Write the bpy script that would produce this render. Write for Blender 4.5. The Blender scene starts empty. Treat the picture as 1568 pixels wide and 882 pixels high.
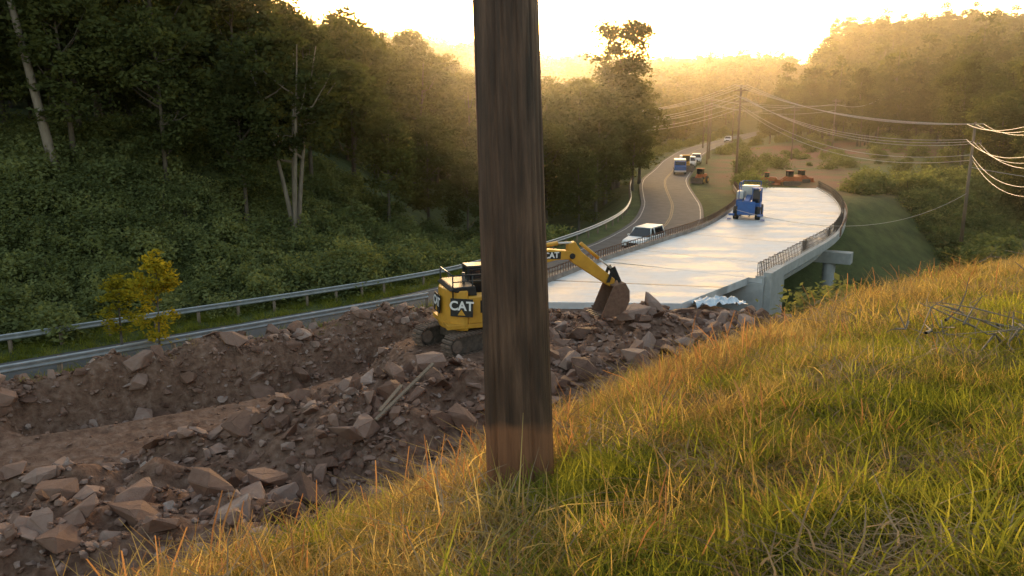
import bpy, bmesh, math, random
import numpy as np
from mathutils import Vector, Matrix, Euler
random.seed(7); RNG=np.random.default_rng(11)
scene=bpy.context.scene
scene.view_settings.view_transform='Standard'; scene.view_settings.look='None'
scene.view_settings.exposure=0
rad=math.radians
SUN_EL=5.6; SUN_AZ=0.0

# ------------------------------------------------------------ materials
def new_mat(name):
    m=bpy.data.materials.new(name); m.use_nodes=True
    nt=m.node_tree; nt.nodes.clear()
    out=nt.nodes.new('ShaderNodeOutputMaterial')
    return m,nt,out
def N(nt,t,**kw):
    n=nt.nodes.new(t)
    for k,v in kw.items(): setattr(n,k,v)
    return n
def ramp(nt,stops):
    r=N(nt,'ShaderNodeValToRGB'); e=r.color_ramp.elements
    e[0].position=stops[0][0]; e[0].color=(*stops[0][1],1)
    e[1].position=stops[-1][0]; e[1].color=(*stops[-1][1],1)
    for p,c in stops[1:-1]:
        x=e.new(p); x.color=(*c,1)
    return r
def surf_mat(name,c1,c2,scale=5,rough=.8,bump=.3,bdist=.02,metal=0,stretch=(1,1,1),spec=.4,detail=8):
    m,nt,out=new_mat(name)
    tc=N(nt,'ShaderNodeTexCoord'); mp=N(nt,'ShaderNodeMapping'); mp.inputs['Scale'].default_value=stretch
    nt.links.new(tc.outputs['Object'],mp.inputs[0])
    nz=N(nt,'ShaderNodeTexNoise'); nz.inputs['Scale'].default_value=scale; nz.inputs['Detail'].default_value=detail; nz.inputs['Roughness'].default_value=.65
    nt.links.new(mp.outputs[0],nz.inputs['Vector'])
    r=ramp(nt,[(.3,c1),(.7,c2)]); nt.links.new(nz.outputs['Fac'],r.inputs[0])
    p=N(nt,'ShaderNodeBsdfPrincipled'); p.inputs['Roughness'].default_value=rough; p.inputs['Metallic'].default_value=metal
    p.inputs['Specular IOR Level'].default_value=spec
    nt.links.new(r.outputs[0],p.inputs['Base Color'])
    if bump:
        b=N(nt,'ShaderNodeBump'); b.inputs['Strength'].default_value=bump; b.inputs['Distance'].default_value=bdist
        nt.links.new(nz.outputs['Fac'],b.inputs['Height']); nt.links.new(b.outputs[0],p.inputs['Normal'])
    nt.links.new(p.outputs[0],out.inputs[0])
    return m
def leaf_mat(name,stops,trans=.4,nscale=.35,tint=(1.25,1.1,.55)):
    m,nt,out=new_mat(name)
    oi=N(nt,'ShaderNodeObjectInfo'); geo=N(nt,'ShaderNodeNewGeometry')
    nz=N(nt,'ShaderNodeTexNoise'); nz.inputs['Scale'].default_value=nscale; nz.inputs['Detail'].default_value=1
    nt.links.new(geo.outputs['Position'],nz.inputs['Vector'])
    m1=N(nt,'ShaderNodeMath',operation='MULTIPLY'); m1.inputs[1].default_value=.45; nt.links.new(oi.outputs['Random'],m1.inputs[0])
    m2=N(nt,'ShaderNodeMath',operation='MULTIPLY_ADD'); m2.inputs[1].default_value=.9; nt.links.new(nz.outputs['Fac'],m2.inputs[0]); nt.links.new(m1.outputs[0],m2.inputs[2])
    m3=N(nt,'ShaderNodeMath',operation='MULTIPLY_ADD'); m3.inputs[1].default_value=.25; nt.links.new(geo.outputs['Random Per Island'],m3.inputs[0]); nt.links.new(m2.outputs[0],m3.inputs[2])
    m4=N(nt,'ShaderNodeMath',operation='SUBTRACT'); m4.inputs[1].default_value=.3; nt.links.new(m3.outputs[0],m4.inputs[0])
    r=ramp(nt,stops); nt.links.new(m4.outputs[0],r.inputs[0])
    d=N(nt,'ShaderNodeBsdfDiffuse'); t=N(nt,'ShaderNodeBsdfTranslucent')
    nt.links.new(r.outputs[0],d.inputs[0])
    mx=N(nt,'ShaderNodeMixRGB',blend_type='MULTIPLY'); mx.inputs[0].default_value=1; mx.inputs[2].default_value=(*[v*1.3 for v in tint],1)
    nt.links.new(r.outputs[0],mx.inputs[1]); nt.links.new(mx.outputs[0],t.inputs[0])
    s=N(nt,'ShaderNodeMixShader'); s.inputs[0].default_value=trans
    nt.links.new(d.outputs[0],s.inputs[1]); nt.links.new(t.outputs[0],s.inputs[2]); nt.links.new(s.outputs[0],out.inputs[0])
    return m
M={}
M['bark']=surf_mat('tree_bark',(.055,.042,.032),(.14,.115,.09),6,.9,.6,.03,stretch=(1,1,.25))
M['bark_pale']=surf_mat('pale_bark',(.12,.095,.075),(.25,.21,.17),4,.9,.5,.03,stretch=(1,1,.3))
M['leaf']=leaf_mat('leaf_green',[(0,(.036,.042,.018)),(.5,(.070,.084,.034)),(1,(.12,.13,.046))],.45)
M['leaf_y']=leaf_mat('leaf_sunlit_yellow',[(0,(.16,.15,.02)),(.5,(.30,.26,.03)),(1,(.42,.33,.04))],.5)  # sapling leaves: yellow sunlight put into the leaf colour
M['leaf_b']=leaf_mat('leaf_bush',[(0,(.075,.095,.042)),(.5,(.15,.175,.075)),(1,(.26,.28,.12))],.45,.6)
M['grass_g']=leaf_mat('grass_green',[(0,(.085,.11,.018)),(.5,(.17,.19,.035)),(1,(.31,.30,.075))],.5,.9)
M['grass_d']=leaf_mat('grass_dry',[(0,(.17,.12,.045)),(.5,(.33,.25,.095)),(1,(.52,.42,.19))],.5,.9,(1.1,.95,.6))
M['grass_r']=leaf_mat('grass_red_seed',[(0,(.17,.08,.04)),(.5,(.27,.15,.07)),(1,(.38,.24,.11))],.4,.9,(1.05,.85,.6))
M['straw']=leaf_mat('straw_thatch',[(0,(.12,.085,.055)),(.5,(.25,.19,.12)),(1,(.38,.31,.22))],.3,.9,(1,.9,.7))
M['asphalt']=surf_mat('asphalt',(.06,.06,.064),(.10,.10,.104),1.2,.8,.2,.01,spec=.25)
M['paint_y']=surf_mat('yellow_road_paint',(.12,.10,.07),(.22,.17,.08),2.5,.7,0)
M['paint_w']=surf_mat('white_road_paint',(.22,.22,.22),(.42,.42,.41),2.5,.7,0)
M['galv']=surf_mat('galvanised_steel',(.32,.33,.34),(.48,.49,.5),3,.42,.1,.005,metal=.75)
M['wire']=surf_mat('aluminium_cable',(.35,.33,.31),(.5,.48,.45),3,.5,0,metal=.5)
M['wood']=surf_mat('weathered_wood',(.12,.085,.06),(.25,.19,.14),3,.85,.5,.01,stretch=(6,6,.5))
M['yellow']=surf_mat('yellow_machine_paint',(.46,.23,.03),(.62,.33,.04),1.6,.5,.05)
M['black']=surf_mat('black_paint',(.012,.012,.013),(.03,.03,.03),5,.5,.05)
M['steel']=surf_mat('dark_steel',(.06,.05,.042),(.16,.125,.10),6,.55,.3,.01,metal=.3)
M['mud']=surf_mat('muddy_track_steel',(.09,.06,.045),(.22,.155,.12),5,.8,.4,.02)
M['white']=surf_mat('white_paint',(.7,.7,.7),(.8,.8,.8),3,.35,0)
M['blue']=surf_mat('blue_machine_paint',(.02,.08,.27),(.03,.12,.36),3,.5,0)
M['orange']=surf_mat('orange_machine_paint',(.34,.08,.03),(.42,.12,.04),3,.6,0)
M['glass']=surf_mat('dark_glass',(.01,.012,.015),(.02,.022,.025),3,.08,0,spec=.8)
M['rubber']=surf_mat('rubber',(.015,.015,.015),(.035,.033,.03),8,.9,.3)
M['rust']=surf_mat('rusty_rebar',(.12,.065,.045),(.22,.13,.09),8,.85,.2)
M['oldconc']=surf_mat('stained_concrete',(.17,.13,.11),(.32,.28,.25),1.5,.85,.2)
M['silver']=surf_mat('silver_paint',(.45,.46,.47),(.55,.56,.57),3,.35,0,metal=.3)

def rock_material():
    m,nt,out=new_mat('broken_rock')
    oi=N(nt,'ShaderNodeObjectInfo'); geo=N(nt,'ShaderNodeNewGeometry')
    nz=N(nt,'ShaderNodeTexNoise'); nz.inputs['Scale'].default_value=3.5; nz.inputs['Detail'].default_value=8; nz.inputs['Roughness'].default_value=.75
    nt.links.new(geo.outputs['Position'],nz.inputs['Vector'])
    a=N(nt,'ShaderNodeMath',operation='MULTIPLY_ADD'); a.inputs[1].default_value=.6; nt.links.new(oi.outputs['Random'],a.inputs[0])
    b=N(nt,'ShaderNodeMath',operation='MULTIPLY'); b.inputs[1].default_value=.6; nt.links.new(nz.outputs['Fac'],b.inputs[0]); nt.links.new(b.outputs[0],a.inputs[2])
    r=ramp(nt,[(.2,(.075,.038,.025)),(.45,(.165,.09,.062)),(.7,(.23,.14,.105)),(.88,(.28,.195,.16)),(1,(.38,.31,.28))])
    nt.links.new(a.outputs[0],r.inputs[0])
    p=N(nt,'ShaderNodeBsdfPrincipled'); p.inputs['Roughness'].default_value=.75; p.inputs['Specular IOR Level'].default_value=.35
    bp=N(nt,'ShaderNodeBump'); bp.inputs['Strength'].default_value=.8; bp.inputs['Distance'].default_value=.06
    nt.links.new(nz.outputs['Fac'],bp.inputs['Height']); nt.links.new(bp.outputs[0],p.inputs['Normal'])
    nt.links.new(r.outputs[0],p.inputs['Base Color']); nt.links.new(p.outputs[0],out.inputs[0])
    return m
M['rock']=rock_material()

def concrete_material():
    m,nt,out=new_mat('deck_concrete')
    geo=N(nt,'ShaderNodeNewGeometry')
    mp=N(nt,'ShaderNodeMapping'); mp.inputs['Rotation'].default_value=(0,0,rad(-58)); mp.inputs['Scale'].default_value=(.12,1.2,1)
    nt.links.new(geo.outputs['Position'],mp.inputs[0])
    n1=N(nt,'ShaderNodeTexNoise'); n1.inputs['Scale'].default_value=.45; n1.inputs['Detail'].default_value=6; n1.inputs['Roughness'].default_value=.6
    nt.links.new(geo.outputs['Position'],n1.inputs['Vector'])
    n2=N(nt,'ShaderNodeTexNoise'); n2.inputs['Scale'].default_value=1; n2.inputs['Detail'].default_value=5
    nt.links.new(mp.outputs[0],n2.inputs['Vector'])
    ad=N(nt,'ShaderNodeMath',operation='MULTIPLY_ADD'); ad.inputs[1].default_value=.5; nt.links.new(n1.outputs['Fac'],ad.inputs[0])
    m2=N(nt,'ShaderNodeMath',operation='MULTIPLY'); m2.inputs[1].default_value=.5; nt.links.new(n2.outputs['Fac'],m2.inputs[0]); nt.links.new(m2.outputs[0],ad.inputs[2])
    r=ramp(nt,[(.38,(.38,.375,.37)),(.47,(.55,.55,.555)),(.58,(.70,.705,.715))]); nt.links.new(ad.outputs[0],r.inputs[0])
    rr=ramp(nt,[(.42,(.5,)*3),(.58,(.8,)*3)]); nt.links.new(ad.outputs[0],rr.inputs[0])
    p=N(nt,'ShaderNodeBsdfPrincipled'); p.inputs['Specular IOR Level'].default_value=.4; nt.links.new(r.outputs[0],p.inputs['Base Color']); nt.links.new(rr.outputs[0],p.inputs['Roughness'])
    nt.links.new(p.outputs[0],out.inputs[0]); return m
M['concrete']=concrete_material()
M['fascia']=surf_mat('cast_concrete',(.36,.36,.35),(.5,.5,.49),2,.75,.1)

# ------------------------------------------------------------ numeric helpers
def ss(a,b,x):
    t=np.clip((x-a)/(b-a),0,1); return t*t*(3-2*t)
def sdist(x,y,poly):
    poly=np.array(poly,float); best=np.full(x.shape,1e18); sg=np.zeros(x.shape); zz=np.zeros(x.shape)
    for i in range(len(poly)-1):
        a=poly[i];b=poly[i+1]; dx=b[0]-a[0];dy=b[1]-a[1]; L=dx*dx+dy*dy
        t=np.clip(((x-a[0])*dx+(y-a[1])*dy)/L,0,1)
        px=a[0]+t*dx;py=a[1]+t*dy; d=(x-px)**2+(y-py)**2
        cr=dx*(y-a[1])-dy*(x-a[0]); m=d<best
        best=np.where(m,d,best); sg=np.where(m,np.where(cr>=0,1,-1),sg)
        if poly.shape[1]>2: zz=np.where(m,a[2]+t*(b[2]-a[2]),zz)
    return np.sqrt(best)*sg,zz
_r=np.random.default_rng(3)
_dirs=[(_r.uniform(0,2*np.pi),_r.uniform(0,2*np.pi),_r.uniform(.7,1.4)) for _ in range(28)]
def snoise(x,y,wl,k=0):
    v=0
    for i in range(7):
        a,p,f=_dirs[(i+k*7)%28]; w=2*np.pi/wl*f
        v=v+np.sin((x*np.cos(a)+y*np.sin(a))*w+p+1.3*np.sin((x*np.sin(a)-y*np.cos(a))*w*.6+p*2))
    return v/4.0
ROAD=[(-90,-23,-11.4),(-40,16.8,-11.3),(-21.5,32,-11.2),(-4.5,46,-11.1),(2.4,54.2,-11),(9.8,64.6,-10.7),(14.6,75.5,-10.4),(17.4,87,-10.1),(19.3,100,-9.8),(21.8,115,-9.6),(27,135,-9.5),(34,162,-9.3),(46,200,-9.0),(68,255,-8.8),(100,330,-8.4),(160,440,-6)]
CREST=[(-12,-22),(-6,-6),(-3.6,0),(-2.6,1.7),(-2.0,2.6),(-1.56,3.15),(-.96,3.7),(-.1,4.45),(.35,5.3),(1.26,6.8),(2.8,8.9),(7,13.7),(9.9,15.4),(20,22),(40,34),(400,250)]
LANE=[(-45,8),(-26,18.5),(-13,24.5),(-7,28.5)]
def catmull(P,step):
    P=[np.array(p,float) for p in P]; out=[]
    Q=[2*P[0]-P[1]]+P+[2*P[-1]-P[-2]]
    for i in range(1,len(Q)-2):
        p0,p1,p2,p3=Q[i-1:i+3]; n=max(1,int(np.linalg.norm(p2-p1)/step))
        for k in range(n):
            t=k/n
            out.append(.5*((2*p1)+(-p0+p2)*t+(2*p0-5*p1+4*p2-p3)*t*t+(-p0+3*p1-3*p2+p3)*t**3))
    out.append(P[-1]); return out
ROADS=[tuple(p) for p in catmull(ROAD,6)]
def Hgt(x,y,noise=True):
    x=np.asarray(x,float); y=np.asarray(y,float)
    s,rz=sdist(x,y,ROADS); sr=-s
    d,_=sdist(x,y,CREST)
    zr=np.full(x.shape,-9.85)
    rav=ss(42,53,y+1.2*(x-9))*(1-ss(68,84,y-.9*(x-30)))
    zr=zr-6.4*rav*ss(3.5,11,sr)
    zr=zr+18*ss(60,225,x)*ss(30,110,y)+2.2*ss(115,175,y)*ss(45,85,x)
    pit=ss(4.6,6,sr)*(1-ss(37,39,y))*ss(-70,-50,x)*(1-ss(10,16,x))
    lane,_=sdist(x,y,LANE); lane0=lane; lane=np.abs(lane)
    tr,_=sdist(x,y,[(-16,26.6),(-10,30.2),(-5.2,34.2)]); tr=np.abs(tr)
    rough=.28*snoise(x,y,2.0,1)+.36*snoise(x,y,5.0,2)+.14*snoise(x,y,1.0,3)
    exd=np.sqrt((x+1.6)**2+(y-31.6)**2); exw=1-ss(2.8,4.4,exd)
    flat=np.clip((1-ss(2.4,4.0,lane))+exw,0,1)
    pz=rough*(1-flat)-.6*(1-ss(2.4,4.4,lane)) -1.6*(1-ss(.6,1.7,tr)) + .55*np.exp(-((sr-6.2)/1.1)**2)
    pz=pz+.07*np.sin(lane0*7+.8*np.sin(x*.5))*(1-ss(2,3,lane))
    pz=pz+1.6*np.exp(-(((x+3.9)*.83+(y-24.6)*.55)/5)**2-((-(x+3.9)*.55+(y-24.6)*.83)/2.2)**2)
    pz=pz+1.0*np.exp(-((x+9)/4)**2-((y-16.0)/2.2)**2)
    pz=pz+.8*np.exp(-((x-4)/3)**2-((y-29)/4)**2)+ .75*np.exp(-((x-6)/3)**2-((y-35.5)/2.2)**2)
    pz=pz*(1-exw)+.5*exw
    zr=zr+pz*pit
    zl=-11.4+8.8*ss(6,27,s)*(1-ss(-27,-5,x))-1.8*ss(-12,0,x)*ss(4,14,s)
    zl=zl+22*ss(28,230,-x-.0*y)*ss(10,60,s)
    z=np.where(s>0,zl,zr)
    z=z+33*ss(210,640,y)+ (2.5*snoise(x,y,150,0)+1.2*snoise(x,y,60,3))*ss(120,300,np.sqrt(x*x+y*y))
    near=(1-ss(90,120,y))
    wr=near*(1-ss(3.5,4.3,sr))+(1-near)*(1-ss(5,22,sr)); wl=near*(1-ss(4.6,9,s))+(1-near)*(1-ss(5,20,s))
    w=np.where(s>0,wl,wr); z=z*(1-w)+(rz-.14)*w
    hill=-1.45+.1*np.clip(x,-30,40)-.13*np.clip(y,-20,35)-.035*np.clip(y-5,0,10)+.05*snoise(x,y,2.5,2)+.03*snoise(x,y,.9,1)
    dp=np.log1p(np.exp(np.clip((d-.3)/.45,-30,30)))*.45
    dp=np.where(d>12,d-.3,dp)
    hill=hill-.82*dp+.3*snoise(x,y,2.6,3)*ss(.5,3,d)
    k=.5; h=np.clip(.5+.5*(hill-z)/k,0,1); z=z*(1-h)+hill*h+k*h*(1-h)*.5
    return z
def H1(x,y): return float(Hgt(np.array([x]),np.array([y]))[0])

# ------------------------------------------------------------ mesh helpers
COL=scene.collection
def link(o,parent=None):
    COL.objects.link(o)
    if parent: o.parent=parent
    return o
def mesh_np(name,verts,faces,mats=(),midx=None,smooth=False):
    me=bpy.data.meshes.new(name)
    verts=np.asarray(verts,np.float32)
    if isinstance(faces,np.ndarray):
        nf,k=faces.shape
        me.vertices.add(len(verts)); me.vertices.foreach_set('co',verts.ravel())
        me.loops.add(nf*k); me.loops.foreach_set('vertex_index',faces.astype(np.int32).ravel())
        me.polygons.add(nf); me.polygons.foreach_set('loop_start',np.arange(nf,dtype=np.int32)*k)
        me.update(calc_edges=True)
    else:
        me.from_pydata([tuple(map(float,v)) for v in verts],[],faces)
    for m in mats: me.materials.append(m)
    if midx is not None: me.polygons.foreach_set('material_index',np.asarray(midx,np.int32))
    if smooth: me.polygons.foreach_set('use_smooth',np.ones(len(me.polygons),bool))
    me.validate(); me.update()
    return me
def empty(name,loc=(0,0,0),rz=0,rx=0,ry=0):
    e=bpy.data.objects.new(name,None); e.location=loc; e.rotation_euler=(rx,ry,rz); e.empty_display_size=.3
    COL.objects.link(e); return e
def finish(bm,name,mat,parent,bevel=0,smooth=False):
    me=bpy.data.meshes.new(name); bmesh.ops.recalc_face_normals(bm,faces=bm.faces); bm.to_mesh(me); bm.free()
    me.materials.append(mat)
    if smooth:
        for p in me.polygons: p.use_smooth=True
    o=bpy.data.objects.new(name,me); link(o,parent)
    if bevel:
        b=o.modifiers.new('bev','BEVEL'); b.width=bevel; b.segments=2; b.limit_method='ANGLE'
    return o
def box(name,parent,c,size,mat,rot=(0,0,0),bevel=.02):
    bm=bmesh.new(); bmesh.ops.create_cube(bm,size=1); bmesh.ops.scale(bm,verts=bm.verts,vec=size)
    o=finish(bm,name,mat,parent,bevel); o.location=c; o.rotation_euler=rot; return o
def prism(name,parent,pts,y0,y1,mat,bevel=.02):
    bm=bmesh.new(); a=[bm.verts.new((p[0],y0,p[1])) for p in pts]; b=[bm.verts.new((p[0],y1,p[1])) for p in pts]
    bm.faces.new(a); bm.faces.new(b[::-1]); n=len(pts)
    for i in range(n): bm.faces.new((a[i],b[i],b[(i+1)%n],a[(i+1)%n]))
    return finish(bm,name,mat,parent,bevel)
def cyl(name,parent,p0,p1,r,mat,r2=None,seg=16):
    p0=Vector(p0);p1=Vector(p1); v=p1-p0
    bm=bmesh.new(); bmesh.ops.create_cone(bm,cap_ends=True,segments=seg,radius1=r,radius2=r if r2 is None else r2,depth=v.length)
    bm.transform(Matrix.Translation((p0+p1)/2)@v.to_track_quat('Z','Y').to_matrix().to_4x4())
    o=finish(bm,name,mat,parent)
    for p in o.data.polygons: p.use_smooth=len(p.vertices)==4
    return o
def wheel(parent,c,r,w,name='wheel',hub='silver'):
    cyl(name,parent,(c[0],c[1]-w/2,c[2]),(c[0],c[1]+w/2,c[2]),r,M['rubber'],seg=20)
    cyl(name+'_hub',parent,(c[0],c[1]-w/2-.015,c[2]),(c[0],c[1]+w/2+.015,c[2]),r*.55,M[hub],seg=14)
def tube(path,radii,seg=7):
    V=[];F=[]; path=[np.array(p,float) for p in path]
    for i,p in enumerate(path):
        t=path[min(i+1,len(path)-1)]-path[max(i-1,0)]; t=t/ (np.linalg.norm(t)+1e-9)
        u=np.cross(t,[0.3,.9,.1]); u/=np.linalg.norm(u)+1e-9; v=np.cross(t,u)
        for k in range(seg):
            a=2*np.pi*k/seg; V.append(p+radii[i]*(np.cos(a)*u+np.sin(a)*v))
    for i in range(len(path)-1):
        for k in range(seg):
            F.append((i*seg+k,i*seg+(k+1)%seg,(i+1)*seg+(k+1)%seg,(i+1)*seg+k))
    return np.array(V),np.array(F)
def sweep(name,pts,profile,mat,parent=None,step=1.5,closed=True,smooth=True):
    P=catmull(pts,step) if smooth else [np.array(p,float) for p in pts]
    V=[];n=len(profile)
    for i,p in enumerate(P):
        t=P[min(i+1,len(P)-1)]-P[max(i-1,0)]; t=t[:2]/np.linalg.norm(t[:2]); r=np.array([t[1],-t[0]])
        for o,dz in profile: V.append((p[0]+r[0]*o,p[1]+r[1]*o,p[2]+dz))
    F=[]
    m=n if closed else n-1
    for i in range(len(P)-1):
        for k in range(m):
            F.append((i*n+k,i*n+(k+1)%n,(i+1)*n+(k+1)%n,(i+1)*n+k))
    if closed: F.append(tuple(range(n))); F.append(tuple((len(P)-1)*n+k for k in range(n))[::-1])
    bm=bmesh.new(); vs=[bm.verts.new(v) for v in V]
    for f in F: bm.faces.new([vs[k] for k in f])
    return finish(bm,name,mat,parent)
def rect(o0,o1,z0,z1): return [(o0,z0),(o1,z0),(o1,z1),(o0,z1)]

# ------------------------------------------------------------ terrain
def build_ground():
    n=560
    sx=np.linspace(-1,1,n); k=5.2
    gx=-2+1100*np.sinh(k*sx)/np.sinh(k)
    gy=16+1100*np.sinh(k*sx)/np.sinh(k)
    X,Y=np.meshgrid(gx,gy); Z=Hgt(X,Y)
    V=np.stack([X.ravel(),Y.ravel(),Z.ravel()],1)
    i=np.arange(n-1); I,J=np.meshgrid(i,i); a=(J*n+I).ravel()
    F=np.stack([a,a+1,a+n+1,a+n],1)
    me=mesh_np('ground',V,F,smooth=True)
    s,_=sdist(X,Y,ROADS); d,_=sdist(X,Y,CREST)
    g=(1-ss(.3,1.3,d+.5*snoise(X,Y,1.5,2)))
    rk=(1-g)*ss(4.2,5,-s)*(1-ss(47,52,Y+.6*np.maximum(X-8,0)))*(1-ss(13,20,X))
    rd=ss(4,8,-s)*ss(92,104,Y)*(1-ss(190,225,Y))*(1-ss(.50,.56,X/np.maximum(Y,1)))*(1-g)
    col=np.stack([g.ravel(),rk.ravel(),rd.ravel(),np.ones(n*n)],1).astype(np.float32)
    at=me.color_attributes.new('mask','FLOAT_COLOR','POINT'); at.data.foreach_set('color',col.ravel())
    m,nt,out=new_mat('ground_material')
    geo=N(nt,'ShaderNodeNewGeometry'); vc=N(nt,'ShaderNodeVertexColor',layer_name='mask')
    sp=N(nt,'ShaderNodeSeparateColor'); nt.links.new(vc.outputs[0],sp.inputs[0])
    def nz(sc,dt=8):
        q=N(nt,'ShaderNodeTexNoise'); q.inputs['Scale'].default_value=sc; q.inputs['Detail'].default_value=dt; q.inputs['Roughness'].default_value=.65
        nt.links.new(geo.outputs['Position'],q.inputs['Vector']); return q
    n1=nz(.5); n2=nz(3.5,9); n3=nz(.06,6)
    def rp(src,st):
        r=ramp(nt,st); nt.links.new(src.outputs['Fac'],r.inputs[0]); return r
    forest=rp(n1,[(.3,(.05,.062,.024)),(.7,(.11,.13,.045))])
    hay=rp(n2,[(.3,(.09,.07,.03)),(.55,(.19,.14,.055)),(.75,(.26,.21,.085))])
    dirt=rp(n2,[(.3,(.095,.052,.036)),(.5,(.185,.108,.075)),(.7,(.28,.185,.14))])
    red=rp(n3,[(.40,(.22,.10,.065)),(.5,(.17,.12,.06)),(.58,(.10,.12,.04))])
    def mix(f,a,b):
        q=N(nt,'ShaderNodeMixRGB'); nt.links.new(f,q.inputs[0]); nt.links.new(a,q.inputs[1]); nt.links.new(b,q.inputs[2]); return q.outputs[0]
    c=mix(sp.outputs[0],forest.outputs[0],hay.outputs[0]); c=mix(sp.outputs[1],c,dirt.outputs[0]); c=mix(sp.outputs[2],c,red.outputs[0])
    p=N(nt,'ShaderNodeBsdfPrincipled'); p.inputs['Roughness'].default_value=.95; p.inputs['Specular IOR Level'].default_value=.2
    nt.links.new(c,p.inputs['Base Color'])
    b=N(nt,'ShaderNodeBump'); b.inputs['Strength'].default_value=1; b.inputs['Distance'].default_value=.18
    nt.links.new(n2.outputs['Fac'],b.inputs['Height']); nt.links.new(b.outputs[0],p.inputs['Normal'])
    nt.links.new(p.outputs[0],out.inputs[0])
    me.materials.append(m)
    link(bpy.data.objects.new('ground',me))
build_ground()

# ------------------------------------------------------------ roads, bridge
rd=empty('asphalt_road')
sweep('road_surface',ROADS[:-1],[(-3.6,-.5),(3.4,-.5),(3.2,0),(-3.4,0)],M['asphalt'],rd,3)
sweep('centre_line_a',ROADS[:-1],[(-.14,.006),(-.04,.006)],M['paint_y'],rd,3,closed=False)
sweep('centre_line_b',ROADS[:-1],[(.04,.006),(.14,.006)],M['paint_y'],rd,3,closed=False)
sweep('edge_line_l',ROADS[:-1],[(-3.05,.006),(-2.95,.006)],M['paint_w'],rd,3,closed=False)
sweep('edge_line_r',ROADS[:-1],[(2.85,.006),(2.95,.006)],M['paint_w'],rd,3,closed=False)

br=empty('concrete_bridge')
DL=[(5.8,51.5,-9.5),(11,59.3,-9.5),(16.5,68,-9.5),(21.9,80,-9.5),(26,92.4,-9.5),(28.6,104,-9.5)]
sweep('deck_slab',DL,[(0,-.28),(10.5,-.28),(10.5,0),(0,0)],M['concrete'],br)
sweep('fascia_edge',DL,rect(10.503,10.62,-.45,.12),M['fascia'],br)
sweep('kerb_right',DL,rect(10.1,10.5,0.002,.14),M['fascia'],br)
DLg=DL[:5]
for i,o in enumerate((.9,3.6,6.3,9.1)):
    sweep(f'girder_{i}',DLg,[(o-.3,-1.75),(o+.3,-1.75),(o+.3,-1.5),(o+.1,-1.35),(o+.1,-.5),(o+.45,-.285),(o-.45,-.285),(o-.1,-.5),(o-.1,-1.35),(o-.3,-1.5)],M['fascia'],br)
def slab(name,poly,z0,z1,mat,parent):
    bm=bmesh.new(); a=[bm.verts.new((x,y,z0)) for x,y in poly]; b=[bm.verts.new((x,y,z1)) for x,y in poly]
    bm.faces.new(a[::-1]); bm.faces.new(b); n=len(poly)
    for i in range(n): bm.faces.new((a[i],a[(i+1)%n],b[(i+1)%n],b[i]))
    return finish(bm,name,mat,parent,.015)
slab('approach_slab',[(-.9,40.0),(8.6,39.6),(14.0,46.3),(5.62,51.25)],-9.95,-9.505,M['concrete'],br)
slab('approach_joint',[(2.0,45.2),(11.6,43.35),(11.75,43.5),(2.15,45.4)],-9.52,-9.498,M['steel'],br)
PD=catmull(DL,1.0)
for j,i in enumerate(range(5,len(PD)-3,9)):
    p=PD[i];t=PD[i+1]-PD[i-1];t=t[:2]/np.linalg.norm(t[:2]);r=np.array([t[1],-t[0]]); q0=p[:2]+r*.3; q1=p[:2]+r*10.05
    slab(f'deck_joint_{j}',[tuple(q0),tuple(q1),tuple(q1+t*.09),tuple(q0+t*.09)],-9.51,-9.496,M['steel'],br)
slab('abutment',[(5.2,50.9),(14.6,45.6),(15.5,47.2),(6.1,52.4)],-17,-9.8,M['fascia'],br)
slab('wing_wall',[(14.65,45.9),(15.05,45.6),(16.6,48.0),(16.2,48.3)],-15,-9.15,M['fascia'],br)
for i,(ax,ay,bx,by) in enumerate([(17.5,69.5,27.5,64.2)]):
    slab(f'pier_cap_{i}',[(ax,ay),(bx,by),(bx+.6,by+1.0),(ax+.6,ay+1.0)],-12.2,-11.28,M['fascia'],br)
    for k in (.15,.5,.85):
        x=ax+(bx-ax)*k+.3; y=ay+(by-ay)*k+.5
        cyl(f'pier_column_{i}_{int(k*100)}',br,(x,y,-17),(x,y,-12.15),.5,M['fascia'])
slab('far_abutment',[(25.2,90.5),(35.8,86.4),(36.3,88.2),(25.7,92.3)],-15,-9.8,M['fascia'],br)
def rebar(name,pts,off,h,parent,spacing=.35,base=0.14,mat='rust'):
    P=catmull(pts,spacing); V=[];F=[];n=0
    prevs=[]
    for i in range(len(P)):
        t=P[min(i+1,len(P)-1)]-P[max(i-1,0)]; t=t[:2]/np.linalg.norm(t[:2]); r=np.array([t[1],-t[0]])
        b=np.array([P[i][0]+r[0]*off,P[i][1]+r[1]*off,P[i][2]+base]); prevs.append(b)
        hh=h*(1+.06*math.sin(i*2.3))
        for dx in (0,.18):
            q=b+np.array([r[0]*dx,r[1]*dx,0])
            v,f=tube([q,q+[0,0,hh]],[.018,.018],4); V.append(v);F.append(f+n);n+=len(v)
        q=b+[0,0,hh]; v,f=tube([q,q+np.array([r[0]*.18,r[1]*.18,0])],[.018,.018],4); V.append(v);F.append(f+n);n+=len(v)
    for hz in (.18,.45,h*.93):
        for dx in (0,.18):
            v,f=tube([b+[0,0,hz] for b in prevs],[.016]*len(prevs),4); V.append(v);F.append(f+n);n+=len(v)
    me=mesh_np(name,np.concatenate(V),np.concatenate(F),[M[mat]]); return link(bpy.data.objects.new(name,me),parent)
rebar('rebar_right',DL,10.2,.78,br,mat='steel')
LF=[(-.9,40.0,-9.5),(2.5,45.8,-9.5)]+DL
sweep('parapet_left',LF,rect(-.12,.22,-.3,.28),M['oldconc'],br)
rebar('rebar_left',LF,.0,.45,br,base=.28)
sweep('edge_board_right',DL[2:],rect(10.63,10.7,-.3,.45),M['rust'],br)

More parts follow.
